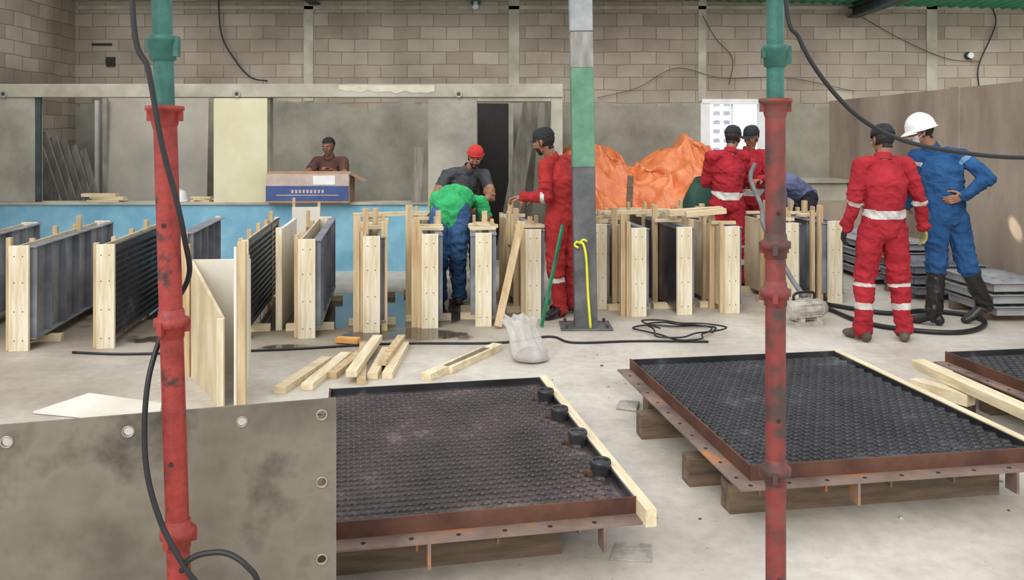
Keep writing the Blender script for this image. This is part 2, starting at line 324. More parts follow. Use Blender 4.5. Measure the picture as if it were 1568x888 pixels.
b=B()
b.bb(0,.98,0,.34,.0,.34,M_cardwhite); b.bb(-.003,.983,-.003,.30,.0,.20,M_cardblue); b.bb(-.002,.984,.02,.343,-.001,.342,M_cardwhite)
b.bb(.981,.99,-.002,.343,0,.343,M_card)
for x in [.30+.045*i for i in range(9)]: b.bb(x,x+.026,-.006,0,.115,.155,M_cardwhite)
b.bb(.12,.86,-.006,0,.085,.095,M_cardwhite); b.bb(-.004,.984,-.006,0,.0,.02,M_card)
b.bb(.56,.82,-.006,0,.215,.32,M_white)
b.add([(0,0,.34),(.98,0,.34),(.98,.12,.37),(0,.12,.37)],[(0,1,2,3)],M_card)
b.add([(.985,0,.34),(1.15,.02,.25),(1.15,.33,.25),(.985,.34,.34)],[(0,1,2,3)],M_card)
b.done('cardboard_box',(-2.92,10.12,.832),.0)
def helmet(b,M,mt,s=1.0):
    prof=[(0.001,.128*s),(.03*s,.126*s),(.06*s,.115*s),(.085*s,.095*s),(.103*s,.06*s),(.112*s,.02*s),(.114*s,-.005*s),(.125*s,-.012*s),(.127*s,-.016*s),(.112*s,-.012*s)]
    b.lathe(prof,mt,M,28,(1,1.16))
    vs=[];n=10
    for i in range(n+1):
        t=math.pi*(.14+.72*i/n); c,sn=math.cos(t),math.sin(t)
        vs+=[M@V((.118*s*c,.135*s*sn,-.006*s)),M@V((.12*s*c,(.135*sn+.045*sn)*s,-.028*s))]
    b.add(vs,[(2*i,2*i+2,2*i+3,2*i+1) for i in range(n)],mt,True)
    for k in(-1,0,1):
        q=[M@V((k*.025*s,.11*s*math.cos(a)*1.1,.004*s+.132*s*math.sin(a)-abs(k)*.004)) for a in [math.pi*j/10 for j in range(1,10)]]
        b.tube(q,.006*s,mt,6,2)
b=B(); helmet(b,Matrix.Identity(4),M_white); b.done('hard_hat',(-4.05,10.34,.85))

# ------------------------------------------------------------ standing forms row
def form(X,Y,deg,depth=1.85,h=.80,right='steel',left='ply',extras=(),fw=.14,name='standing_steel_form',tops=True,rail=True):
    b=B(); w=fw/2
    b.bb(-w,w,-.035,0,0,h,M_pale)
    b.bb(-w,w,depth,depth+.035,0,h,M_pale)
    rm=M_steel if right=='steel' else (M_rubber if right=='mat' else M_ply)
    b.bb(w-.02,w-.012,0,depth,.08,h-.01,rm)
    if right=='steel':
        b.bb(w-.012,w+.045,0,depth,h-.02,h-.01,M_steel); b.bb(w-.012,w+.045,0,depth,.08,.09,M_steel)
        for i in range(int(depth/.3)+1):
            y=.02+i*.3; b.bb(w-.012,w+.04,y,y+.008,.09,h-.02,M_steel)
            b.bb(w-.012,w-.006,y+.1,y+.14,.2,h-.15,M_plate)
    elif right=='mat':
        vs=[];fs=[]
        for i in range(int(depth/.05)-1):
            for j in range(13):
                y=.03+i*.05+(.025 if j%2 else 0); z=.11+j*.05; o=len(vs); x=w-.012
                vs+=[(x,y,z),(x+.01,y+.02,z+.022),(x,y+.045,z),(x,y+.04,z-.012),(x+.01,y+.02,z+.008),(x,y,z-.012)]
                fs+=[(o,o+1,o+4,o+5),(o+1,o+2,o+3,o+4)]
        b.add(vs,fs,M_rubber)
        b.bb(w-.014,w+.012,0,depth,h-.015,h-.005,M_black)
    else:
        for y in(.0,depth*.5,depth-.05): b.bb(w-.012,w+.025,y,y+.05,.02,h+.02,M_tan)
    lm=M_ply if left=='ply' else (M_steel if left=='steel' else (M_rubber if left=='mat' else M_plywhite))
    b.bb(-w+.002,-w+.018,0,depth,.05,h-.015,lm)
    if left=='ply':
        for y in(.0,.42,.9,1.35):
            if y<depth: b.bb(-w-.034,-w+.002,y+.0,y+.045,.0,h+random.uniform(0,.06),M_tan)
    if left=='steel':
        for i in range(int(depth/.3)+1):
            y=.02+i*.3; b.bb(-w-.04,-w+.002,y,y+.008,.09,h-.02,M_steel)
        b.bb(-w-.045,-w+.002,0,depth,h-.03,h-.02,M_steel)
    b.bb(-w+.018,w-.02,.01,depth,.05,.10,M_oldwood)
    if rail:
        for y in(.25,depth-.35): b.bb(-w-.13,w+.13,y,y+.07,.0,.055,M_palex)
    if tops:
        for i in range(4):
            y=random.uniform(.1,depth-.1)
            b.beam((-w-.04-random.random()*.03,y,h+.015),(w+.04+random.random()*.03,y+random.uniform(-.05,.05),h+.015),.04,.03,M_palex)
        for i in range(4):
            x=random.choice((-w-.02,w+.0)); y=random.uniform(.1,depth-.2); b.bb(x,x+.03,y,y+.05,h-.25,h+random.uniform(.05,.13),M_tan)
    for (dx,dy,ww,hh) in extras: b.bb(dx-ww/2,dx+ww/2,dy,dy+.04,0,hh,M_tan)
    for z in(.08,.3,.52,.72):
        for x in(-.03,.03): b.cyl((x,-.036,z),(x,-.038,z),.004,.004,M_black,8)
    return b.done(name,(X,Y,0),math.radians(deg),bevel=.0015)
form(-4.38,6.35,8,right='steel',left='ply',tops=False)
form(-3.75,6.5,8,right='steel',left='ply',tops=False,extras=((-.03,1.3,.04,.9),))
form(-3.13,6.58,8,right='mat',left='ply',tops=False,fw=.13,rail=False)
form(-2.84,7.4,8,depth=1.4,right='steel',left='steel',fw=.05,tops=False,rail=False)
form(-2.14,6.85,8,right='mat',left='ply',fw=.05,tops=False,extras=((0,1.4,.04,.9),))
form(-1.66,6.9,8,right='steel',left='ply',fw=.135,tops=False,extras=((-.08,.9,.03,.95),))
form(-1.17,7.1,8,extras=((-.12,.0,.06,.96),(.105,.02,.05,.92),(-.06,.35,.05,1.0),(.02,.6,.05,.98)))
form(-.70,7.26,8,extras=((-.12,.02,.07,.92),(-.17,.3,.06,1.02),(.1,.5,.05,.95)),left='ply')
form(-.246,7.33,3,left='steel',depth=.9,extras=((.02,.5,.05,.94),))
form(.185,7.62,9,depth=1.4,extras=((-.1,.3,.05,.96),(.0,.12,.04,.9)))
form(.82,8.05,8,depth=1.4,extras=((.02,.1,.08,.86),(-.08,.4,.05,.95)))
form(1.14,7.72,9,extras=((-.13,.02,.045,.93),(-.1,.4,.05,.95)))
form(1.57,7.8,9,extras=((.1,.06,.04,.86),(-.1,.5,.05,.96)),left='mat')
form(2.02,7.86,9,extras=((-.1,.2,.05,.93),(0,.7,.05,.95)))
form(2.66,8.15,9,depth=1.1,extras=((-.1,.1,.06,.93),(.05,.6,.05,.97)))
form(3.15,8.34,9,depth=1.4,left='steel',extras=((-.12,.03,.05,.95),(-.2,.03,.04,.9),(.02,.6,.05,.95)))
b=B()
b.beam((1.5,8.2,.89),(2.05,8.35,.91),.09,.06,M_palex); b.beam((1.62,7.95,.9),(2.0,7.98,.93),.06,.05,M_palex)
b.beam((-1.55,8.3,.86),(-.85,8.5,.86),.06,.04,M_palex); b.beam((.9,8.4,.87),(1.5,8.6,.87),.06,.04,M_palex)
b.done('tie_timbers',bevel=.002)
b=B(); b.beam((-.12,7.22,.02),(.08,7.42,.89),.065,.035,M_tan,up=(0,1,0)); b.done('leaning_timber',bevel=.002)
b=B(); b.beam((-.12,8.55,.0),(-.01,8.6,.98),.05,.03,M_tan,up=(0,1,0)); b.done('leaning_timber',bevel=.002)
b=B(); b.beam((-.98,10.1,.0),(-.96,10.1,.98),.06,.04,M_tan); b.done('timber_stake')
b=B(); b.bb(0,.30,0,.015,.0,.85,M_plywhite); b.bb(0,.03,.015,.05,0,.95,M_tan); b.bb(.27,.30,.015,.05,0,.9,M_tan); b.done('white_formwork_panel',(-2.40,9.3,0),.1)
b=B(); b.bb(0,.03,-.02,1.0,0,.84,M_plywhite); b.bb(-.01,.04,-.04,0,0,.86,M_pale); b.done('white_formwork_panel',(-1.98,7.2,0),.12)

b=B()
def sheet(b,p,t,mt):
    t=V(t); P=[V(q) for q in p]; Q=[q+t for q in P]
    b.add(P+Q,[(0,1,2,3),(7,6,5,4),(0,4,5,1),(1,5,6,2),(2,6,7,3),(3,7,4,0)],mt)
sheet(b,[(-2.2,5.82,0),(-1.75,5.13,0),(-1.75,5.13,.54),(-2.2,5.82,.79)],(.018,.012,0),M_ply)
sheet(b,[(-1.66,5.14,0),(-1.80,5.85,0),(-1.80,5.85,.82),(-1.66,5.14,.97)],(-.018,0,0),M_plywhite)
sheet(b,[(-2.19,5.83,0),(-1.80,5.86,0),(-1.80,5.86,.79),(-2.19,5.83,.79)],(0,.015,0),M_plywhite)
b.bb(-1.655,-1.605,5.13,5.16,0,1.0,M_tan)
b.beam((-2.215,5.80,.0),(-2.215,5.80,.9),.05,.03,M_tan); b.beam((-1.75,5.12,0),(-1.75,5.12,.54),.04,.025,M_pale)
b.done('plywood_u_form',bevel=.001)

# ------------------------------------------------------------ mat trays on the floor
def tray(name,loc,deg,w,d,mt,right_timber=True,cups=False,skids=()):
    b=B(); z=.20; fl=.085; ww=w-(.045 if right_timber else fl)
    b.bb(0,w-.02,0,fl,z-.008,z,M_flange); b.bb(0,fl,fl,d,z-.008,z,M_flange)
    b.bb(fl,ww,d-.01,d,z-.008,z+.058,M_rubber)
    b.bb(fl-.006,ww+.006,fl-.006,fl+.004,z,z+.062,M_rust); b.bb(fl-.006,fl+.004,fl,d,z,z+.062,M_rust)
    b.bb(ww-.004,ww+.003,fl,d,z-.03,z+.055,M_rubber)
    b.bb(fl,ww,fl,d-.01,z-.01,z+.025,mt)
    for i in range(int(w/.17)): b.cyl((.06+i*.17,.035,z),(.06+i*.17,.035,z+.0015),.009,.009,M_dark,12)
    for i in range(int(d/.17)): b.cyl((.035,.12+i*.17,z),(.035,.12+i*.17,z+.0015),.009,.009,M_dark,12)
    if right_timber:
        b.bb(w-.042,w,-.03,d+.02,z-.005,z+.06,M_paley)
    vs=[];fs=[];p=.052; q=.046; zz=z+.025; x0=fl+.01; nx=int((ww-fl-.03)/p); ny=int((d-fl-.04)/q)
    for j in range(ny):
        for i in range(nx):
            x=x0+i*p+(p/2 if j%2 else 0); y=fl+.02+j*q
            if x+p>ww: continue
            hz=.014+random.uniform(-.002,.002); o=len(vs)
            A=[(x,y),(x+p*.25,y+q*.42),(x+p*.5,y+q*.6),(x+p*.75,y+q*.42),(x+p,y)]
            for (ax,ay) in A: vs+=[(ax,ay-.009,zz),(ax,ay-.003,zz+hz),(ax,ay+.004,zz+hz*.8),(ax,ay+.008,zz)]
            for k in range(4):
                for r in range(3): fs.append((o+4*k+r,o+4*k+4+r,o+4*k+5+r,o+4*k+1+r))
    b.add(vs,fs,mt,True)
    for i in range(int((w-.2)/.3)): b.bb(.12+i*.3,.128+i*.3,fl,d-.02,z-.07,z-.01,M_flange)
    for i in (.35,.85): b.bb(w*i,w*i+.012,.0,.07,z-.1,z-.008,M_flange)
    if cups:
        for y in cups:
            b.cyl((ww-.04,y,z+.022),(ww-.04,y,z+.08),.042,.042,M_rubber,24)
            b.lathe([(.033,z+.08),(.033,z+.088),(.042,z+.088),(.0445,z+.08),(.0445,z+.07)],M_rubber,Matrix.Translation((ww-.04,y,0)),24)
            b.bb(ww-.10,ww+.0,y-.015,y+.015,z+.022,z+.045,M_rust)
    for (x0_,x1_,y0_,y1_) in skids: b.bb(x0_,x1_,y0_,y1_,0,z-.072,M_oldwood)
    return b.done(name,loc,math.radians(deg),bevel=.0)
tray('rubber_mat_tray',(-.746,2.94,0),11,1.30,1.73,M_rubberbrown,cups=(.40,.76,1.10,1.40),skids=((.05,1.0,.22,.34),(.05,1.2,1.3,1.4)))
tray('rubber_mat_tray',(.93,3.47,0),9,1.48,1.80,M_rubber,skids=((-.02,.18,.52,.62),(.05,1.35,.22,.32),(-.05,.2,1.15,1.25),(.1,1.4,1.5,1.6)))
tray('rubber_mat_tray',(2.96,3.70,0),9,1.5,1.75,M_rubber,skids=((.05,1.5,.3,.4),(.05,1.5,1.3,1.4)))
b=B(); b.beam((2.58,5.42,.19),(2.74,4.1,.19),.09,.055,M_paley); b.beam((2.46,5.22,.12),(2.64,4.9,.12),.08,.07,M_paley); b.beam((2.42,5.35,.04),(2.66,4.95,.04),.12,.08,M_oldwood); b.beam((2.66,4.35,.08),(2.82,4.3,.08),.10,.14,M_oldwood)
b.done('pallet_timbers',bevel=.002)

# foreground steel plate
b=B(); b.bb(-2.0,0,-.004,.004,.02,.815,M_plate); pl=b.done('_tmp_plate')
holes=[(-.045,.765),(-.045,.553),(-.045,.31),(-.045,.08)]+[(-.285-.322*i,.765) for i in range(6)]+[(-.285-.322*i,.08) for i in range(6)]
c=B()
for x,z in holes: c.cyl((x,-.05,z),(x,.05,z),.0135,.0135,M_plate,20)
co=c.done('_tmp_cut')
md=pl.modifiers.new('b','BOOLEAN'); md.object=co; md.operation='DIFFERENCE'; md.solver='EXACT'
dg=bpy.context.evaluated_depsgraph_get(); me=D.meshes.new_from_object(pl.evaluated_get(dg))
fv=[tuple(v.co) for v in me.vertices]; ff=[list(p.vertices) for p in me.polygons]
D.objects.remove(pl); D.objects.remove(co)
b=B(); b.add(fv,ff,M_plate)
M_rim=mat('bright_washer',(150,144,134),(176,170,160),rough=.35,metal=.5,bump=0)
for x,z in holes:
    b.lathe([(.0135,.0),(.0135,.003),(.018,.003),(.018,.0)],M_rim,Matrix.Translation((x,-.004,z))@Matrix.Rotation(math.pi/2,4,'X'),24)
for i in range(6): b.bb(-.3-.32*i,-.292-.32*i,.004,.05,.03,.72,M_plate)
b.bb(-2.0,-.06,.004,.05,.02,.03,M_plate)
b.bb(-.3,-.22,-.1,.35,0,.02,M_oldwood); b.bb(-1.7,-1.62,-.1,.35,0,.02,M_oldwood)
b.beam((-.26,.05,.6),(-.26,.34,.03),.05,.04,M_oldwood); b.beam((-1.66,.05,.6),(-1.66,.34,.03),.05,.04,M_oldwood)
b.done('steel_backing_plate',(-.557,2.70,0),math.radians(15.5))

# ------------------------------------------------------------ props & post
def prop(name,xb,xt,Y,zj,zc,bands,rr=.031):
    b=B(); f=lambda z:V((xb+(xt-xb)*z/2.0,Y,z))
    b.box(f(.006),(.15,.15,.012),M_rustred)
    b.cyl(f(0),f(zj),rr,rr,bands[0],28)
    b.cyl(f(zj-.02),f(3.3),rr*.86,rr*.86,M_greenpaint,28)
    b.box(f(3.3),(.14,.14,.01),M_greenpaint)
    M=Matrix.Translation(f(zj))
    b.lathe([(rr,-.05),(rr*1.15,-.035),(rr*1.2,-.005),(rr*1.65,.0),(rr*1.65,.012),(rr*.9,.014)],bands[0],M,28)
    for s in(-1,1): b.box(f(zj-.015)+V((s*rr*1.3,0,0)),(rr*.5,.014,.03),bands[0])
    M=Matrix.Translation(f(zc)); b.lathe([(rr*.86,-.04),(rr*1.12,-.035),(rr*1.15,.01),(rr*1.3,.016),(rr*1.3,.03),(rr*.86,.034)],M_greenpaint,M,28)
    b.box(f(zc)+V((rr*1.25,-.004,0)),(rr*.5,.02,.055),M_greenpaint); b.box(f(zc)+V((-rr*1.2,-.004,.005)),(rr*.4,.018,.03),M_greenpaint)
    for z in bands[1]:
        M=Matrix.Translation(f(z)); b.lathe([(rr,-.042),(rr*1.12,-.04),(rr*1.12,-.012),(rr*1.5,-.008),(rr*1.5,.012),(rr*1.15,.016),(rr*1.1,.034),(rr,.038)],bands[0],M,28)
        for a in(.5,2.6,4.4): b.box(f(z)+V((math.cos(a)*rr*1.35,math.sin(a)*rr*1.35,-.01)),(.016,.016,.035),bands[0],Matrix.Rotation(a,3,'Z'))
    for z in(.25,.75,1.4): b.cyl(f(z)+V((0,-rr,0)),f(z)+V((0,-rr-.003,0)),.006,.006,M_dark,10)
    return b.done(name)
prop('steel_prop',-.905,-.966,2.35,1.715,1.89,(M_redpaint,[1.13,.55]))
prop('steel_prop',.836,.834,2.70,1.75,1.90,(M_rustred,[1.298,1.147,.584]),rr=.0315)

b=B()
f=lambda z:V((.63-.016*z,7.3,z)); zz=[.012,1.37,2.21,2.52,3.75]; mm=[M_postdark,M_postgreen,M_postgrey,mat('bluish_grey_post',(134,138,140),(162,166,166),rough=.6,bump=.1)]
for i in range(4): b.beam(f(zz[i]),f(zz[i+1]),.19,.19,mm[i],up=(0,1,0))
for z in(1.37,2.52): b.beam(f(z-.006),f(z+.006),.196,.196,M_postdark,up=(0,1,0))
b.box(f(.008)+V((.0,0,0)),(.44,.34,.014),M_postdark)
for x in(-.17,.17):
    for y in(-.12,.12): b.cyl(V((.63+x,7.3+y,.012)),V((.63+x,7.3+y,.045)),.013,.013,M_rust,8)
b.done('steel_column',bevel=.006)
b=B(); b.tube([(.57,7.19,.73),(.6,7.17,.72),(.625,7.17,.6),(.64,7.17,.3),(.66,7.15,.02)],.011,M_yellow); b.tube([(.57,7.19,.73),(.545,7.18,.74),(.53,7.19,.71),(.56,7.18,.69)],.01,M_yellow); b.tube([(.57,7.18,.73),(.6,7.17,.76),(.63,7.18,.745)],.01,M_yellow); b.done('yellow_strap')
b=B(); b.beam((.25,7.25,.01),(.44,7.4,.86),.022,.022,M_greenbar); b.done('green_steel_bar')

b=B(); b.tube([(-1.02,2.27,3.0),(-1.012,2.27,2.01),(-.968,2.27,1.818),(-.933,2.27,1.624),(-.900,2.28,1.482),(-.888,2.31,1.368),(-.91,2.40,1.25),(-.965,2.40,1.14),(-.99,2.32,.98),(-.985,2.29,.777),(-.942,2.28,.618),(-.871,2.27,.495),(-.80,2.26,.40),(-.7,2.2,.2),(-.6,2.1,.02),(-.2,1.9,.01)],.0075,M_black)
b.tube([(-.885,2.28,.48),(-.86,2.27,.515),(-.82,2.27,.532),(-.76,2.27,.533),(-.704,2.26,.505),(-.672,2.26,.45),(-.665,2.25,.3),(-.7,2.2,.02)],.0075,M_black); b.done('hanging_cable')
b=B(); b.tube([(.80,2.6,3.0),(.832,2.6,2.1),(.878,2.6,1.939),(.948,2.6,1.819),(1.048,2.6,1.71),(1.167,2.6,1.64),(1.327,2.6,1.6),(1.562,2.6,1.578),(1.9,2.6,1.6),(2.6,2.6,1.75)],.007,M_black); b.done('hanging_cable')
b=B(); z=.01
b.tube([(-3.3,6.4,z),(-2.9,6.35,z),(-2.39,6.40,z),(-1.67,6.5,z),(-.94,6.67,z),(-.12,6.69,z),(.3,6.9,z),(.487,6.7,z),(1.0,6.75,z),(1.55,6.73,z)],.009,M_black)
pts=[]
for i in range(40):
    a=i*.55; r=.24+.07*math.sin(i*1.7); pts.append((1.38+r*1.15*math.cos(a)+.05*math.sin(i*.9),7.05+r*1.1*math.sin(a),z+.0015*i))
b.tube(pts[:30],.007,M_black,8,4); b.done('floor_cable')
b=B(); z=.022
b.tube([(2.42,8.0,.75),(2.5,7.85,.45),(2.75,7.95,.1),(2.95,7.9,z),(3.0,7.5,z),(3.15,7.2,z),(3.5,7.0,z),(3.8,7.05,z),(4.08,7.35,z),(4.1,7.65,z),(3.8,7.85,z),(3.4,7.75,z),(3.0,8.15,z)],.02,M_black,12); b.done('vibrator_hose')
b=B(); b.tube([(2.45,8.6,1.35),(2.38,8.5,1.2),(2.40,8.2,.95),(2.36,8.0,.8),(2.44,7.9,.6),(2.52,7.7,.35),(2.6,7.55,.20)],.022,M_greyhose,12); b.done('grey_hose')
b=B()
b.cyl((-.16,0,.13),(.12,0,.13),.085,.085,M_dirty,24); b.cyl((.12,0,.13),(.19,0,.13),.085,.05,M_dirty,24); b.cyl((-.2,0,.13),(-.16,0,.13),.06,.085,M_dirty,24)
for i in range(10): a=i*.628; b.box((-.02,.088*math.cos(a),.13+.088*math.sin(a)),(.24,.012,.012),M_dirty,Matrix.Rotation(-a,3,'X'))
b.tube([(-.14,0,.2),(-.12,0,.27),(.06,0,.27),(.08,0,.2)],.012,M_black); b.bb(-.14,.1,-.09,.09,0,.03,M_dirty); b.bb(-.12,-.08,-.08,.08,.02,.07,M_dirty); b.bb(.05,.09,-.08,.08,.02,.07,M_dirty)
b.done('concrete_vibrator_motor',(2.56,7.4,0),.35)

b=B()
for (a,c,w,h,z) in [((-1.476,5.41),(-1.338,6.15),.08,.045,0),((-1.318,5.48),(-1.222,6.28),.08,.045,0),((-1.214,5.74),(-1.10,6.43),.07,.045,.0),((-1.06,5.62),(-1.045,6.62),.075,.045,.045),((-.99,5.6),(-1.15,6.6),.06,.04,0),((-.936,5.71),(-.946,6.43),.07,.045,.0),((-.84,5.74),(-.83,6.58),.07,.045,.0),((-.90,5.9),(-.86,6.65),.06,.04,.045)]:
    b.beam((a[0],a[1],z+h/2),(c[0],c[1],z+h/2),w,h,random.choice((M_tan,M_paley,M_palex)))
b.done('timber_offcuts',bevel=.002)
b=B()
for (a,c,w,h,z) in [((-.576,5.7),(-.191,6.39),.08,.05,0),((-.445,5.87),(-.11,6.52),.08,.05,0)]:
    b.beam((a[0],a[1],z+h/2),(c[0],c[1],z+h/2),w,h,M_paley)
b.done('timber_offcuts',bevel=.002)
b=B(); b.beam((-1.38,6.72,.03),(-1.2,6.68,.03),.07,.04,mat('orange_wood',(214,150,80),(226,170,100))); b.done('wood_block',bevel=.002)
b=B(); sheet(b,[(-2.82,5.02,.004),(-2.0,4.82,.004),(-2.13,5.18,.004),(-2.67,5.38,.004)],(0,0,.012),M_plywhite); b.done('plywood_sheet')
b=B(); sheet(b,[(.62,5.1,.002),(.74,5.05,.002),(.78,5.2,.002),(.66,5.22,.002)],(0,0,.02),M_dirty); b.done('concrete_lump',bevel=.006)
b=B(); sheet(b,[(.38,3.30,.001),(.54,3.28,.001),(.56,3.42,.001),(.42,3.44,.001)],(0,0,.004),M_dirty); b.done('steel_scrap_plate')
b=B()
for i in range(60):
    x=random.uniform(.2,2.6); y=random.uniform(2.6,6.6); r=random.uniform(.003,.009)
    b.box((x,y,r*.4),(r*2,r*1.6,r),M_oldwood if i%2 else M_dirty,Matrix.Rotation(random.random()*3,3,'Z'))
b.done('floor_debris')

M_bag=mat('translucent_bag',(204,201,196),(230,228,224),rough=.2,bump=.5,bscale=22,alpha=.6)
b=B(); n=60; rings=[(0.001,.004),(.10,.004),(.135,.02),(.135,.06),(.125,.11),(.110,.17),(.100,.22),(.100,.25),(.110,.28),(.120,.31)]
vs=[]
for j,(r,z) in enumerate(rings):
    for i in range(n):
        t=2*math.pi*i/n; q=z/.31
        w=1+q*(.12*math.sin(7*t+z*9)+.08*math.sin(13*t+2))+.10*noise.noise(V((math.cos(t)*3,math.sin(t)*3,z*14)))
        if j<2: w=1
        vs.append((r*w*math.cos(t)-.09*q,r*w*math.sin(t)*.85,z+.05*noise.noise(V((math.cos(t)*2.5,math.sin(t)*2.5,3)))*q))
b.add(vs,[(j*n+i,j*n+(i+1)%n,(j+1)*n+(i+1)%n,(j+1)*n+i) for j in range(len(rings)-1) for i in range(n)],M_bag,True)
b.lathe([(.001,.10),(.06,.09),(.1,.06),(.115,.03),(.09,.008)],M_oldwood,Matrix.Translation((.0,0,0)))
b.done('plastic_bag',(.14,6.2,0))

# tarpaulin draped over a pile
b=B(); nx,ny=210,120; vs=[]
def prof(x):
    ks=[(.64,1.34),(.8,1.42),(1.0,1.5),(1.25,1.40),(1.45,1.32),(1.62,1.16),(1.85,1.30),(2.1,1.48),(2.33,1.58),(2.52,1.54),(2.66,1.3),(2.8,.95)]
    for (a,za),(c,zc) in zip(ks,ks[1:]):
        if x<=c: t=(x-a)/(c-a); return za+(zc-za)*t
    return .9
def ridge(q): return (1-abs(noise.noise(q))*2)
for i in range(nx+1):
    x=.68+2.12*i/nx
    for j in range(ny+1):
        v=j/ny; y=10.55+1.6*v
        e=min(1,v/.5); st=.55*e+.45*(math.floor(e*3)/3+min(1,(e*3%1)*2.2)/3)
        h=prof(x+.10*noise.noise(V((x*2,v*3,0))))*(.50+.50*st)*min(1,(1-v)/.2)**.4 if v<1 else 0
        q=V((x*2.0+v*2.6,v*1.6-x*.4,0)); q=q+V((noise.noise(q*1.3),noise.noise(q*1.3+V((9,0,0))),0))*.5
        w=.14*ridge(q)+.09*ridge(q*2.3+V((3,1,0)))+.035*ridge(q*5)-.16
        zz=max(.01,h+w)
        if v==0 or v==1 or i in(0,nx): zz=.01
        vs.append((x+(.05*noise.noise(q*1.7) if 0<i<nx else 0),y+.11*ridge(q*1.8+V((5,5,5))),zz))
b.add(vs,[(i*(ny+1)+j,(i+1)*(ny+1)+j,(i+1)*(ny+1)+j+1,i*(ny+1)+j+1) for i in range(nx) for j in range(ny)],M_orange,True); b.done('orange_tarpaulin')
b=B(); n=24; vs=[]
for j in range(12):
    ph=j/11*math.pi/2
    for i in range(n):
        t=2*math.pi*i/n; r=1+.2*noise.noise(V((math.cos(t)*2,math.sin(t)*2,ph*3))); vs.append((.26*r*math.cos(ph)**.5*math.cos(t),.15*r*math.cos(ph)**.5*math.sin(t),1.10*math.sin(ph)*(1+.08*noise.noise(V((math.cos(t)*3,math.sin(t)*3,ph))))))
b.add(vs,[(j*n+i,j*n+(i+1)%n,(j+1)*n+(i+1)%n,(j+1)*n+i) for j in range(11) for i in range(n)],M_greentarp,True); b.done('green_cloth_bundle',(2.26,10.15,0))
b=B(); b.beam((1.35,10.1,.0),(1.42,10.2,1.15),.07,.04,M_oldwood,up=(0,1,0)); b.done('leaning_timber')
b=B(); b.bb(3.95,4.8,12.2,12.6,0,.95,M_plaster); b.bb(4.1,4.8,11.7,12.2,0,.7,M_brownwall); b.bb(3.9,4.82,12.15,12.65,.95,1.0,M_beam); b.done('masonry_bench')

def stack(loc,deg,w,d,n,mt=M_steel):
    b=B()
    for k in range(n):
        z=.06+k*.105; ox=random.uniform(-.04,.04)
        b.bb(ox,ox+w,0,d,z+.06,z+.066,mt)
        for (x0,x1,y0,y1) in((ox,ox+w,0,.006),(ox,ox+w,d-.006,d),(ox,ox+.006,0,d),(ox+w-.006,ox+w,0,d)): b.bb(x0,x1,y0,y1,z,z+.08,mt)
        b.bb(ox-.04,ox+w+.02,-.04,0,z+.074,z+.08,mt); b.bb(ox-.04,ox,0,d,z+.074,z+.08,mt)
        for i in range(1,5): b.bb(ox,ox+w,d*i/5,d*i/5+.008,z+.066,z+.085,mt)
        for i in range(1,3): b.bb(ox+w*i/3,ox+w*i/3+.008,0,d,z+.066,z+.08,mt)
    for y in(.1,d-.2): b.bb(-.05,w,y,y+.08,0,.06,M_oldwood)
    return b.done('steel_tray_stack',loc,math.radians(deg))
M_lsteel=mat('light_grey_steel',(142,144,148),(178,180,182),rough=.5,metal=.1,scale=3,bump=.08)
stack((3.95,9.3,0),3,.72,1.7,4,M_lsteel); stack((4.0,8.42,0),2,.72,.7,3); stack((4.22,7.45,0),3,.50,.75,3,M_lsteel)

# ------------------------------------------------------------ PEOPLE
def unit_sphere(nr=8,ns=14):
    p=[V((0,0,1)),V((0,0,-1))]
    for i in range(1,nr):
        a=math.pi*i/nr
        for j in range(ns): t=2*math.pi*j/ns; p.append(V((math.sin(a)*math.cos(t),math.sin(a)*math.sin(t),math.cos(a))))
    return p
US=unit_sphere()
def ell(c,F,r):
    if not hasattr(r,'__len__'): r=(r,r,r)
    c=V(c)
    if F is None: return [c+V((p.x*r[0],p.y*r[1],p.z*r[2])) for p in US]
    return [c+F@V((p.x*r[0],p.y*r[1],p.z*r[2])) for p in US]
def hull(L,VS,FS):
    bm=bmesh.new()
    for p in L: bm.verts.new(p)
    r=bmesh.ops.convex_hull(bm,input=bm.verts)
    junk=list({g for g in r['geom_interior']+r['geom_unused'] if isinstance(g,bmesh.types.BMVert)})
    if junk: bmesh.ops.delete(bm,geom=junk,context='VERTS')
    bmesh.ops.recalc_face_normals(bm,faces=bm.faces)
    bm.verts.index_update(); o=len(VS)
    VS+= [v.co.copy() for v in bm.verts]; FS+=[[v.index+o for v in f.verts] for f in bm.faces]; bm.free()
def voxel(VS,FS,size,it=4):
    me=D.meshes.new('_t'); me.from_pydata(VS,[],FS); o=D.objects.new('_t',me); scene.collection.objects.link(o)
    m=o.modifiers.new('r','REMESH'); m.mode='VOXEL'; m.voxel_size=size
    s=o.modifiers.new('s','SMOOTH'); s.factor=.5; s.iterations=it
    dg=bpy.context.evaluated_depsgraph_get(); r=D.meshes.new_from_object(o.evaluated_get(dg))
    n=len(r.vertices); co=np.empty(n*3); r.vertices.foreach_get('co',co); no=np.empty(n*3); r.vertices.foreach_get('normal',no)
    fs=[list(p.vertices) for p in r.polygons]; D.objects.remove(o); D.meshes.remove(r)
    return co.reshape(-1,3),no.reshape(-1,3),fs
def frame(front,up):
    up=V(up).normalized(); f=V(front); f=(f-up*f.dot(up))
    if f.length<1e-3: f=up.orthogonal()
    f.normalize(); s=f.cross(up).normalized()
    return Matrix((s,f,up)).transposed()
M_skin=mat('brown_skin',(138,94,70),(162,114,88),rough=.5,scale=20,bump=.08,bscale=90)
M_lip=mat('lips',(120,70,60),(130,78,66),bump=0)
M_hair=mat('black_hair',(22,19,18),(40,34,31),rough=.6,scale=60,bump=.4)
M_eye=mat('eye_white',(220,215,208),bump=0,rough=.3)
M_red=cloth('red_coverall',(140,30,40),(172,44,54),(184,62,68))
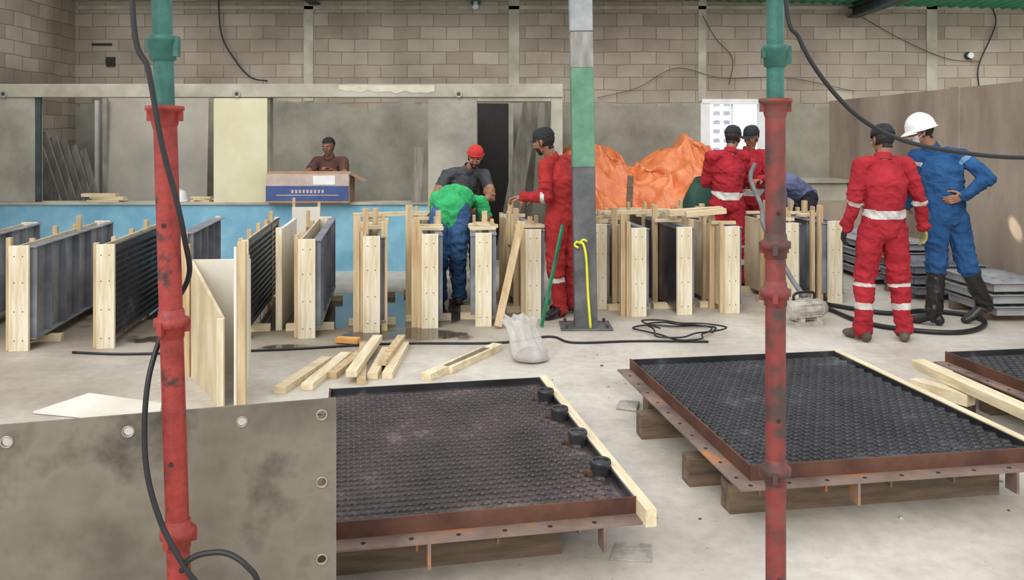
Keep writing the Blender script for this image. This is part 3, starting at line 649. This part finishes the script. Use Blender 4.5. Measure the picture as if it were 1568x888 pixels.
M_redc=cloth('red_orange_coverall',(140,36,40),(174,52,50),(188,72,68))
M_bluec=cloth('blue_coverall',(28,62,106),(46,90,138),(62,104,150))
M_refl=mat('reflective_tape',(182,178,172),(212,208,202),rough=.35,scale=14,bump=.2)
M_jeans=cloth('blue_jeans',(44,76,118),(78,114,158),(104,136,172))
M_green=cloth('green_shirt',(42,150,86),(66,182,112))
M_greyshirt=cloth('dark_grey_shirt',(58,60,64),(82,84,88))
M_brown=cloth('brown_shirt',(84,58,52),(110,80,72))
M_purple=cloth('slate_blue_shirt',(80,88,120),(108,116,148))
M_dkpants=cloth('dark_trousers',(34,36,42),(50,52,58))
M_boot=mat('black_boot',(20,20,20),(36,35,34),rough=.4,bump=.1)
M_bootbrown=mat('dusty_boot',(70,58,50),(100,86,74),rough=.7,bump=.2)
M_glove=mat('black_glove',(26,27,28),(46,46,46),rough=.7,bump=.3)
M_glovey=mat('yellow_glove',(130,126,80),(180,174,110),rough=.7,bump=.3)
M_bandana=mat('red_bandana',(176,36,34),(208,54,46),rough=.8,scale=40,bump=.3,c3=(225,190,180),hi=.66)
M_cap=mat('black_cap',(24,25,30),(40,42,48),rough=.8,bump=.2)
M_mask=mat('dust_mask',(214,214,212),bump=.1)

DEF=dict(pel=(0,0,.93),chest=(0,0,1.27),neck=(0,0,1.46),head=(0,0,1.61),sL=(-.18,0,1.41),eL=(-.23,0,1.13),wL=(-.25,.05,.88),sR=(.18,0,1.41),eR=(.23,0,1.13),wR=(.25,.05,.88),
 hL=(-.09,0,.89),kL=(-.11,.02,.49),aL=(-.12,0,.09),hR=(.09,0,.89),kR=(.11,.02,.49),aR=(.12,0,.09),tL=(0,1,0),tR=(0,1,0))
def person(name,loc,J,front,headdir,top=M_red,bottom=None,hands=(M_skin,M_skin),shoes=M_boot,sleeve=1.0,stripes=(),hat=None,hatm=None,hair=True,boots_t=None,baggy=1.0,curl=.45,vox=.010,mask=False,seed=0,beard=False,waist=.45):
    j={k:V(v) for k,v in DEF.items()}; j.update({k:V(v) for k,v in J.items()})
    bottom=bottom or top; front=V(front).normalized()
    VS=[];FS=[];segs=[]
    sp=(j['chest']-j['pel']).normalized(); 
    Fp=frame(front,(sp+V((0,0,1))).normalized() if sp.z>.2 else sp+V((0,0,.3))); Fc=frame(front,sp)
    sl=(j['sR']-j['sL']); 
    if sl.length>.1:
        s=(sl-sp*sl.dot(sp)).normalized(); f=sp.cross(s).normalized()
        if f.dot(front)<0: s=-s; f=-f
        Fc=Matrix((s,f,sp)).transposed()
    g=.012*baggy
    belly=j['pel'].lerp(j['chest'],.5); yoke=(j['sL']+j['sR'])/2
    def seg(nm,a,ra,bb,rb,F=None,Fb=None):
        hull(ell(a,F,ra)+ell(bb,Fb or F,rb),VS,FS)
        ma=sum(ra)/3 if hasattr(ra,'__len__') else ra; mb=sum(rb)/3 if hasattr(rb,'__len__') else rb
        segs.append((nm,np.array(a),np.array(bb),ma,mb))
    hm=(j['hL']+j['hR'])/2
    seg('pelvis',hm+V((0,0,-.0)),(.155+g,.11+g,.09),j['pel'],(.158+g,.112+g,.08),Fp)
    seg('thorax',j['pel'],(.155+g,.11+g,.08),belly,(.142+g,.108+g,.08),Fp,Fc)
    seg('thorax2',belly,(.142+g,.108+g,.08),j['chest'],(.165+g,.118+g,.09),Fc)
    seg('chest',j['chest'],(.165+g,.118+g,.09),yoke-Fc.col[2]*.01,(.13,.085,.05),Fc)
    seg('chest',yoke,(.10,.07,.04),j['neck'],(.062,.062,.03),Fc)
    for s in'LR':
        seg('chest',j['neck']-Fc.col[2]*.03,.05,j['s'+s],.060+g*.3)
        seg('uarm'+s,j['s'+s],.061+g*.4,j['e'+s],.047+g*.5); seg('farm'+s,j['e'+s],.047+g*.5 if sleeve>=1 else .043,j['w'+s],.034+g*.4 if sleeve>=1 else .027)
        k=j['k'+s]; a=j['a'+s]
        seg('thigh'+s,j['h'+s],.092+g*.8,k,.064+g*.9)
        seg('shin'+s,k,.062+g*.9,a,.046+g*1.0); 
        t=V(j['t'+s]).normalized(); Ff=frame(t,(0,0,1))
        heel=a-t*.04+V((0,0,-.045)); ball=a+t*.12+V((0,0,-.05)); toe=a+t*.175+V((0,0,-.055))
        if abs(t.z)<.3:
            heel.z=a.z-.045; ball.z=a.z-.048; toe.z=a.z-.055
        seg('foot'+s,a,(.045,.05,.04),heel,(.04,.045,.043),Ff); seg('foot'+s,a,(.044,.045,.035),ball,(.05,.05,.038),Ff); seg('foot'+s,ball,(.05,.05,.038),toe,(.042,.04,.03),Ff)
    co,no,fs=voxel(VS,FS,vox,5)
    def classify(P):
        best=np.full(len(P),1e9); lab=np.zeros(len(P),int); tt=np.zeros(len(P))
        for i,(nm,a,c,ra,rb) in enumerate(segs):
            d=c-a; L2=max(d@d,1e-9); t=np.clip((P-a)@d/L2,0,1); dist=np.linalg.norm(P-(a+t[:,None]*d),axis=1)-(ra+(rb-ra)*t)
            m_=dist<best; best[m_]=dist[m_]; lab[m_]=i; tt[m_]=t[m_]
        return lab,tt
    lv,tv=classify(co)
    cen=np.array([co[f].mean(axis=0) for f in fs]); lf,tf=classify(cen)
    disp=np.zeros(len(co))
    for i in range(len(co)):
        nm=segs[lv[i]][0]
        if nm.startswith('foot') or (nm.startswith('farm') and sleeve<1): continue
        p=V(co[i])+V((seed*3.1,seed*1.7,0))
        wv=noise.noise(p*6)*.6
        r=1-abs(noise.noise(V((p.x*7+p.z*3+wv,p.y*7,p.z*11+wv))))*2; r2=1-abs(noise.noise(V((p.x*14+3,p.y*14+wv*2,p.z*15+p.x*9))))*2
        t=tv[i]; k=1.0
        if nm[:4] in('thig','uarm'): k=.7+1.1*t**2
        elif nm[:4] in('shin','farm'): k=.8+.9*abs(2*t-1)**2
        disp[i]=(.0095*r+.0065*r2-.005)*k*baggy
    co=co+no*disp[:,None]
    b=B()
    mats=[]
    for l,t in zip(lf,tf):
        nm=segs[l][0]; m_=top
        if nm[:4] in('pelv','thig','shin'): m_=bottom
        if nm=='thorax' and bottom is not top and t<waist: m_=bottom
        if nm=='pelvis' and waist<0: m_=top
        if nm.startswith('farm') and sleeve<1: m_=M_skin
        if nm.startswith('uarm') and sleeve<.6 and t>.6: m_=M_skin
        if nm.startswith('foot'): m_=shoes
        if nm.startswith('shin') and boots_t is not None and t>boots_t: m_=shoes
        for (sn,t0,t1,sm_) in stripes:
            if nm==sn and t0<=t<=t1: m_=sm_
        mats.append(m_)
    b.v+=[tuple(v) for v in co]
    for f,m_ in zip(fs,mats): b.f.append(f); b.mi.append(b.m(m_)); b.sm.append(True)
    hc=j['head']; hd=V(headdir).normalized()
    upv=(hc-j['neck']).normalized()*.35+V((0,0,1)) if sp.z>.3 else (hc-j['neck']).normalized()
    sdir=hd.cross(upv).normalized(); hup=sdir.cross(hd).normalized(); F=Matrix((sdir,hd,hup)).transposed()
    H=lambda x,y,z: hc+F@V((x,y,z))
    VS=[];FS=[]
    def E(c,r): return ell(H(*c),F,r)
    hull(E((0,-.014,.028),(.075,.093,.084)),VS,FS)
    hull(E((0,.02,.0),(.066,.07,.07))+E((0,.028,-.05),(.052,.056,.045)),VS,FS)
    hull(E((0,.02,-.055),(.05,.052,.03))+E((0,.058,-.092),(.024,.022,.018)),VS,FS)
    hull(E((0,.088,.012),(.007,.008,.01))+E((0,.108,-.022),(.010,.010,.009)),VS,FS); hull(E((-.013,.098,-.027),(.007,.008,.006))+E((.013,.098,-.027),(.007,.008,.006)),VS,FS)
    hull(E((-.036,.076,.026),(.012,.010,.007))+E((.036,.076,.026),(.012,.010,.007)),VS,FS)
    for s in(-1,1):
        hull(E((s*.036,.062,-.02),(.02,.022,.02)),VS,FS)
        hull(E((s*.074,-.004,.012),(.008,.016,.016))+E((s*.072,.0,-.026),(.006,.009,.01)),VS,FS)
    hull(E((0,.084,-.056),(.024,.008,.005)),VS,FS); hull(E((0,.082,-.067),(.020,.008,.006)),VS,FS)
    nb=j['neck']-(hc-j['neck']).normalized()*.03
    hull(E((0,-.02,-.05),(.050,.052,.03))+ell(nb,None,.056),VS,FS)
    hco,hno,hfs=voxel(VS,FS,.0055,3)
    Fi=np.array(F.transposed()); loc_=(hco-np.array(hc))@Fi.T
    x,y,z=loc_[:,0],loc_[:,1],loc_[:,2]
    hairm=((z>.062-.0*y)|((y<.012)&(z>-.035)&(np.abs(x)<.0785))|((y<-.045)&(z>-.07)))&~((np.abs(x)>.074)&(np.abs(y+.002)<.022)&(z<.03))
    if hair: 
        nn=np.array([noise.noise(V(p)*45) for p in hco]); hco=hco+hno*(hairm*(.008+.004*nn))[:,None]
    hm_=hairm
    o=len(b.v); b.v+=[tuple(v) for v in hco]
    for f in hfs:
        c=loc_[f].mean(axis=0); m_=M_skin
        if hair and sum(hm_[k] for k in f)>=2: m_=M_hair
        elif abs(c[0])<.024 and c[1]>.08 and -.073<c[2]<-.051: m_=M_lip
        elif beard and c[1]>.035 and c[2]<-.04: m_=M_hair
        if mask and c[1]>.045 and -.1<c[2]<-.015: m_=M_mask
        b.f.append([k+o for k in f]); b.mi.append(b.m(m_)); b.sm.append(True)
    def sphere(c,r,mt,Fx=None):
        vs=[];nr,ns=8,12
        for i in range(nr+1):
            a=math.pi*i/nr
            for k in range(ns): t=2*math.pi*k/ns; v=V((r[0]*math.sin(a)*math.cos(t),r[1]*math.sin(a)*math.sin(t),r[2]*math.cos(a))); vs.append(V(c)+(Fx@v if Fx else v))
        b.add(vs,[(i*ns+k,i*ns+(k+1)%ns,(i+1)*ns+(k+1)%ns,(i+1)*ns+k) for i in range(nr) for k in range(ns)],mt,True)
    for s in(-1,1):
        sphere(H(s*.031,.078,.006),(.013,.010,.008),M_eye,F); sphere(H(s*.031,.0865,.006),(.006,.003,.006),M_hair,F)
        q=[H(s*.014,.09,.024),H(s*.03,.0895,.030),H(s*.048,.078,.024)]; b.tube(q,.0035,M_hair,6,3)
    nd=(hc-j['neck']).normalized(); Mc=Matrix.Translation(j['neck'])@frame(front,nd).to_4x4()
    b.lathe([(.068,-.02),(.070,.01),(.068,.035),(.062,.035),(.060,.0)],top,Mc,24,(1,1.02))
    HM=Matrix.Translation(hc)@F.to_4x4()
    if hat=='helmet': helmet(b,HM@Matrix.Translation((0,-.008,.035)),hatm,.98)
    if hat in('cap','beanie','bandana'):
        b.lathe([(.001,.108),(.03,.106),(.058,.094),(.076,.07),(.086,.035),(.088,.012),(.083,.01)],hatm,HM@Matrix.Translation((0,-.014,.028)),28,(1,1.2))
        if hat=='cap':
            vs=[];n=12
            for i in range(n+1):
                t=math.pi*(.12+.76*i/n); vs+=[HM@V((.084*math.cos(t),.098*math.sin(t)-.014,.045)),HM@V((.078*math.cos(t),.098*math.sin(t)+.062*math.sin(t),.034))]
            b.add(vs,[(2*i,2*i+2,2*i+3,2*i+1) for i in range(n)],hatm,True)
            b.tube([HM@V((.086*math.cos(t),.104*math.sin(t)-.014,.044)) for t in [2*math.pi*i/16 for i in range(17)]],.003,M_greyshirt if hatm is M_cap else hatm,6,2)
        if hat=='bandana':
            b.tube([HM@V((.087*math.cos(t),.106*math.sin(t)-.014,.046+.01*math.sin(t))) for t in [2*math.pi*i/16 for i in range(17)]],.008,hatm,8,2)
            sphere(HM@V((.0,-.125,.03)),(.02,.02,.016),hatm); b.tube([HM@V((0,-.125,.03)),HM@V((.03,-.15,0)),HM@V((.04,-.15,-.05))],.01,hatm,6,3)
    if mask: b.tube([H(.05,.06,-.05),H(.078,0,-.01),H(0.0,-.115,.03),H(-.078,0,-.01),H(-.05,.06,-.05)],.003,M_mask,6,4)
    for s,sg,hmat in(('L',-1,hands[0]),('R',1,hands[1])):
        w=j['w'+s]; d=(w-j['e'+s]).normalized()
        if 'd'+s in J: d=V(J['d'+s]).normalized()
        pn=V(J.get('n'+s,(0,0,0)))
        if pn.length<.1: pn=(V((-sg,0,0)) if abs(d.z)>.6 else V((0,0,-1)))
        pn=(pn-d*pn.dot(d)).normalized(); sd=d.cross(pn).normalized()
        ref=V(J.get('th'+s,front)); 
        if sd.dot(ref)<0: sd=-sd
        VS=[];FS=[]; k=1.0 if hmat is M_skin else 1.12
        R3=Matrix((sd,pn,d)).transposed(); w0=w-d*.01
        hull(ell(w0-d*.02,R3,(.027,.021,.02))+ell(w0+d*.02,R3,(.03,.017,.02)),VS,FS)
        hull(ell(w0+d*.02,R3,(.03,.017,.02))+ell(w0+d*.085+sd*.022,R3,(.014*k,.012*k,.012))+ell(w0+d*.08-sd*.026,R3,(.012*k,.011*k,.012)),VS,FS)
        for off,lens,cu in((.029,(.042,.026,.02),curl*.9),(.010,(.046,.03,.022),curl),(-.010,(.042,.028,.021),curl*1.1),(-.028,(.033,.021,.018),curl*1.2)):
            p=w0+d*.085+sd*off; dd=d.copy(); r=.0092*k
            ax=sd if (Matrix.Rotation(.3,3,sd)@d).dot(pn)>0 else -sd
            ang=cu*.5
            for L in lens:
                dd=Matrix.Rotation(ang,3,ax)@dd; q=p+dd*L*k; hull(ell(p,None,r)+ell(q,None,r*.9),VS,FS); p=q; r*=.9; ang=cu
        p=w0+d*.025+sd*.024; dd=(d*.62+sd*.7+pn*.3).normalized(); r=.0125*k
        for L in(.042,.034,.026): 
            q=p+dd*L; hull(ell(p,None,r)+ell(q,None,r*.88),VS,FS); p=q; r*=.87; dd=(dd+d*.45-sd*.25+pn*.15).normalized()
        c2,n2,f2=voxel(VS,FS,.0042,2)
        b.add([tuple(v) for v in c2],f2,hmat,True)
    return b.done(name,loc)
R=M_refl
std=[('thorax',.15,.62,R),('shinL',.0,.13,R),('shinR',.0,.13,R),('shinL',.42,.56,R),('shinR',.42,.56,R),('farmL',.0,.22,R),('farmR',.0,.22,R)]
person('worker_in_red_coverall',(2.96,6.8,0),dict(pel=(0,0,.94),chest=(0,-.03,1.27),neck=(.0,.0,1.455),head=(.015,.045,1.595),
  sL=(-.175,0,1.40),eL=(-.235,-.03,1.13),wL=(-.27,.06,.90),sR=(.185,0,1.40),eR=(.275,-.03,1.14),wR=(.35,.05,.91),
  hL=(-.09,0,.88),kL=(-.135,.02,.48),aL=(-.165,-.01,.09),hR=(.09,0,.88),kR=(.135,.02,.48),aR=(.165,-.01,.09),tL=(-.35,1,0),tR=(.4,1,0)),
  (-.08,1,0),(-.25,1,-.3),hands=(M_glove,M_glovey),shoes=M_bootbrown,baggy=1.3,vox=.0075,hat='beanie',hatm=M_cap,
  stripes=[('thorax',.3,.72,R),('shinL',.0,.12,R),('shinR',.0,.12,R),('shinL',.45,.58,R),('shinR',.45,.58,R),('farmL',.0,.18,R),('farmR',.0,.18,R)],seed=1)
person('worker_in_blue_coverall',(3.70,7.35,0),dict(pel=(.05,0,.98),chest=(.0,0,1.33),neck=(-.07,.02,1.52),head=(-.16,.03,1.665),
  sL=(-.18,.08,1.45),eL=(-.2,.2,1.18),wL=(-.12,.36,1.02),sR=(.16,-.05,1.46),eR=(.31,-.16,1.27),wR=(.10,-.17,1.12),dR=(-.9,.1,-.25),nR=(0,1,0),thR=(0,0,1),
  hL=(-.03,0,.92),kL=(-.03,.02,.50),aL=(-.06,0,.09),hR=(.13,0,.92),kR=(.22,-.02,.50),aR=(.40,.05,.17),tL=(-.75,.5,0),tR=(-.8,.1,-.45)),
  (-.45,.9,0),(-1,.15,-.3),top=M_bluec,hands=(M_skin,M_skin),shoes=M_boot,boots_t=.12,baggy=1.2,vox=.0078,hat='helmet',hatm=M_white,mask=True,
  stripes=[('uarmR',.05,.2,mat('pale_blue_tape',(110,144,180),(130,160,195),bump=0)),('uarmL',.05,.2,R)],seed=2)
person('worker_in_red_coverall',(.43,7.74,0),dict(pel=(.03,.02,.92),chest=(.01,0,1.25),neck=(-.07,-.03,1.43),head=(-.145,-.05,1.575),
  sL=(-.13,-.12,1.37),eL=(-.13,-.20,1.10),wL=(-.33,-.16,1.09),sR=(.1,.14,1.39),eR=(-.02,.22,1.12),wR=(-.25,.1,1.06),thL=(0,0,1),thR=(0,0,1),
  hL=(-.03,-.06,.88),kL=(-.04,-.09,.48),aL=(.0,-.08,.09),hR=(.08,.08,.88),kR=(.08,.06,.48),aR=(.12,.12,.09),tL=(-.6,-.6,0),tR=(-.9,.3,0)),
  (-.8,.6,0),(-.85,.35,-.25),top=M_redc,hat='cap',hatm=M_cap,stripes=[('farmL',0,.22,R),('shinL',.3,.4,R)],shoes=M_boot,seed=3,beard=True,curl=.8,baggy=1.2,vox=.0085)
person('worker_in_green_shirt',(-.60,8.2,0),dict(pel=(.0,.02,.93),chest=(.05,.27,1.02),neck=(.11,.43,1.01),head=(.15,.54,.92),
  sL=(-.15,.34,1.01),eL=(-.19,.5,.78),wL=(-.07,.62,.62),sR=(.29,.34,.97),eR=(.36,.36,.73),wR=(.28,.50,.60),
  hL=(-.09,.02,.86),kL=(-.09,-.04,.48),aL=(-.10,.0,.09),hR=(.09,.02,.86),kR=(.08,-.03,.48),aR=(.09,.05,.09)),
  (.1,.5,-.85),(.1,.5,-.9),top=M_green,bottom=M_jeans,sleeve=.5,shoes=M_bootbrown,seed=4,curl=.9,baggy=1.4,waist=-1)
person('worker_with_red_bandana',(-.53,9.4,0),dict(pel=(0,.22,.88),chest=(0,.04,1.13),neck=(.06,-.06,1.27),head=(.13,-.14,1.39),
  sL=(-.19,-.02,1.20),eL=(-.28,-.16,.97),wL=(-.14,-.34,.88),sR=(.22,-.02,1.20),eR=(.30,-.16,.98),wR=(.17,-.34,.90),
  hL=(-.09,.22,.84),kL=(-.11,.12,.46),aL=(-.12,.25,.09),hR=(.09,.22,.84),kR=(.11,.12,.46),aR=(.12,.25,.09),tL=(0,-1,0),tR=(0,-1,0)),
  (0,-1,-.4),(.02,-1,-.45),top=M_greyshirt,bottom=M_dkpants,sleeve=.5,hat='bandana',hatm=M_bandana,seed=5,curl=.8,beard=True,baggy=1.2)
person('worker_in_brown_shirt',(-2.36,11.05,0),dict(pel=(0,.12,.86),chest=(.0,.02,1.16),neck=(.0,-.04,1.34),head=(.0,-.10,1.49),
  sL=(-.17,-.02,1.29),eL=(-.27,-.18,1.10),wL=(-.22,-.38,1.17),sR=(.18,-.02,1.29),eR=(.24,-.2,1.08),wR=(.10,-.42,1.2),
  hL=(-.09,.12,.82),kL=(-.1,.06,.45),aL=(-.12,.15,.09),hR=(.09,.12,.82),kR=(.1,.06,.45),aR=(.12,.15,.09),tL=(0,-1,0),tR=(0,-1,0)),
  (0,-1,-.2),(-.25,-1,-.3),top=M_brown,bottom=M_dkpants,sleeve=.5,seed=6,curl=.6)
person('worker_in_red_coverall',(2.28,9.05,0),dict(head=(.08,.05,1.605),neck=(.04,.0,1.46),chest=(.02,0,1.27),sL=(-.17,-.03,1.41),eL=(-.20,.08,1.14),wL=(-.02,.3,1.08),
  sR=(.19,.05,1.41),eR=(.24,.16,1.16),wR=(.20,.38,1.2)),(.3,.95,0),(.55,.8,-.25),top=M_red,hat='cap',hatm=M_cap,stripes=std,seed=7,curl=.8,baggy=1.4)
person('worker_in_red_coverall',(2.68,9.65,0),dict(sL=(-.17,.04,1.41),eL=(-.22,-.12,1.16),wL=(-.12,-.34,1.12),sR=(.17,-.04,1.41),eR=(.2,-.2,1.15),wR=(.0,-.4,1.15),head=(.02,-.03,1.61),
  tL=(-.3,-1,0),tR=(.3,-1,0)),(-.3,-1,0),(-.7,-.7,-.35),top=M_red,hat='cap',hatm=M_cap,stripes=std,seed=8,curl=.8,baggy=1.3)
person('worker_in_slate_shirt',(3.35,10.35,0),dict(pel=(.22,.0,.90),chest=(-.02,-.05,1.05),neck=(-.22,-.08,1.02),head=(-.34,-.1,.95),
  sL=(-.16,-.24,1.02),eL=(-.16,-.28,.74),wL=(-.22,-.25,.5),sR=(-.14,.12,1.02),eR=(-.16,.14,.74),wR=(-.2,.1,.5),
  hL=(.22,-.09,.85),kL=(.16,-.1,.46),aL=(.24,-.1,.09),hR=(.22,.09,.85),kR=(.16,.1,.46),aR=(.24,.1,.09),tL=(-1,0,0),tR=(-1,0,0)),
  (-.4,0,-.9),(-.5,0,-.85),top=M_purple,bottom=M_dkpants,seed=9,baggy=1.4,waist=-1)

# ------------------------------------------------------------ light, world, camera
w=D.worlds.new('w'); scene.world=w; w.use_nodes=True; nt=w.node_tree
bg=nt.nodes['Background']; bg.inputs[0].default_value=(.95,.97,1,1); bg.inputs[1].default_value=1.28
def sun(n,rot,e,ang,col):
    l=D.lights.new(n,'SUN'); l.energy=e; l.angle=math.radians(ang); l.color=col; o=D.objects.new(n,l); scene.collection.objects.link(o); o.rotation_euler=[math.radians(a) for a in rot]
sun('sun_light',(54,0,-22),1.7,42,(1,.97,.92))
# narrow shaft of sun raking the right-hand wall
l=D.lights.new('sun_shaft','SPOT'); l.energy=700; l.spot_size=math.radians(3.0); l.spot_blend=.15; l.shadow_soft_size=.02; l.color=(1,.9,.7)
o=D.objects.new('sun_shaft',l); scene.collection.objects.link(o); o.location=(3.2,10.0,2.4); d=V((4.84,8.20,.74))-V(o.location); o.rotation_euler=d.to_track_quat('-Z','Y').to_euler()
cam=D.cameras.new('camera'); co=D.objects.new('camera',cam); scene.collection.objects.link(co); co.location=(0,0,1.65); co.rotation_euler=(math.pi/2,0,0)
cam.sensor_width=36; cam.lens=36*1305/1568; cam.shift_y=-239/1568; cam.clip_end=200
scene.camera=co
scene.view_settings.view_transform='Standard'; scene.view_settings.look='None'; scene.view_settings.exposure=0
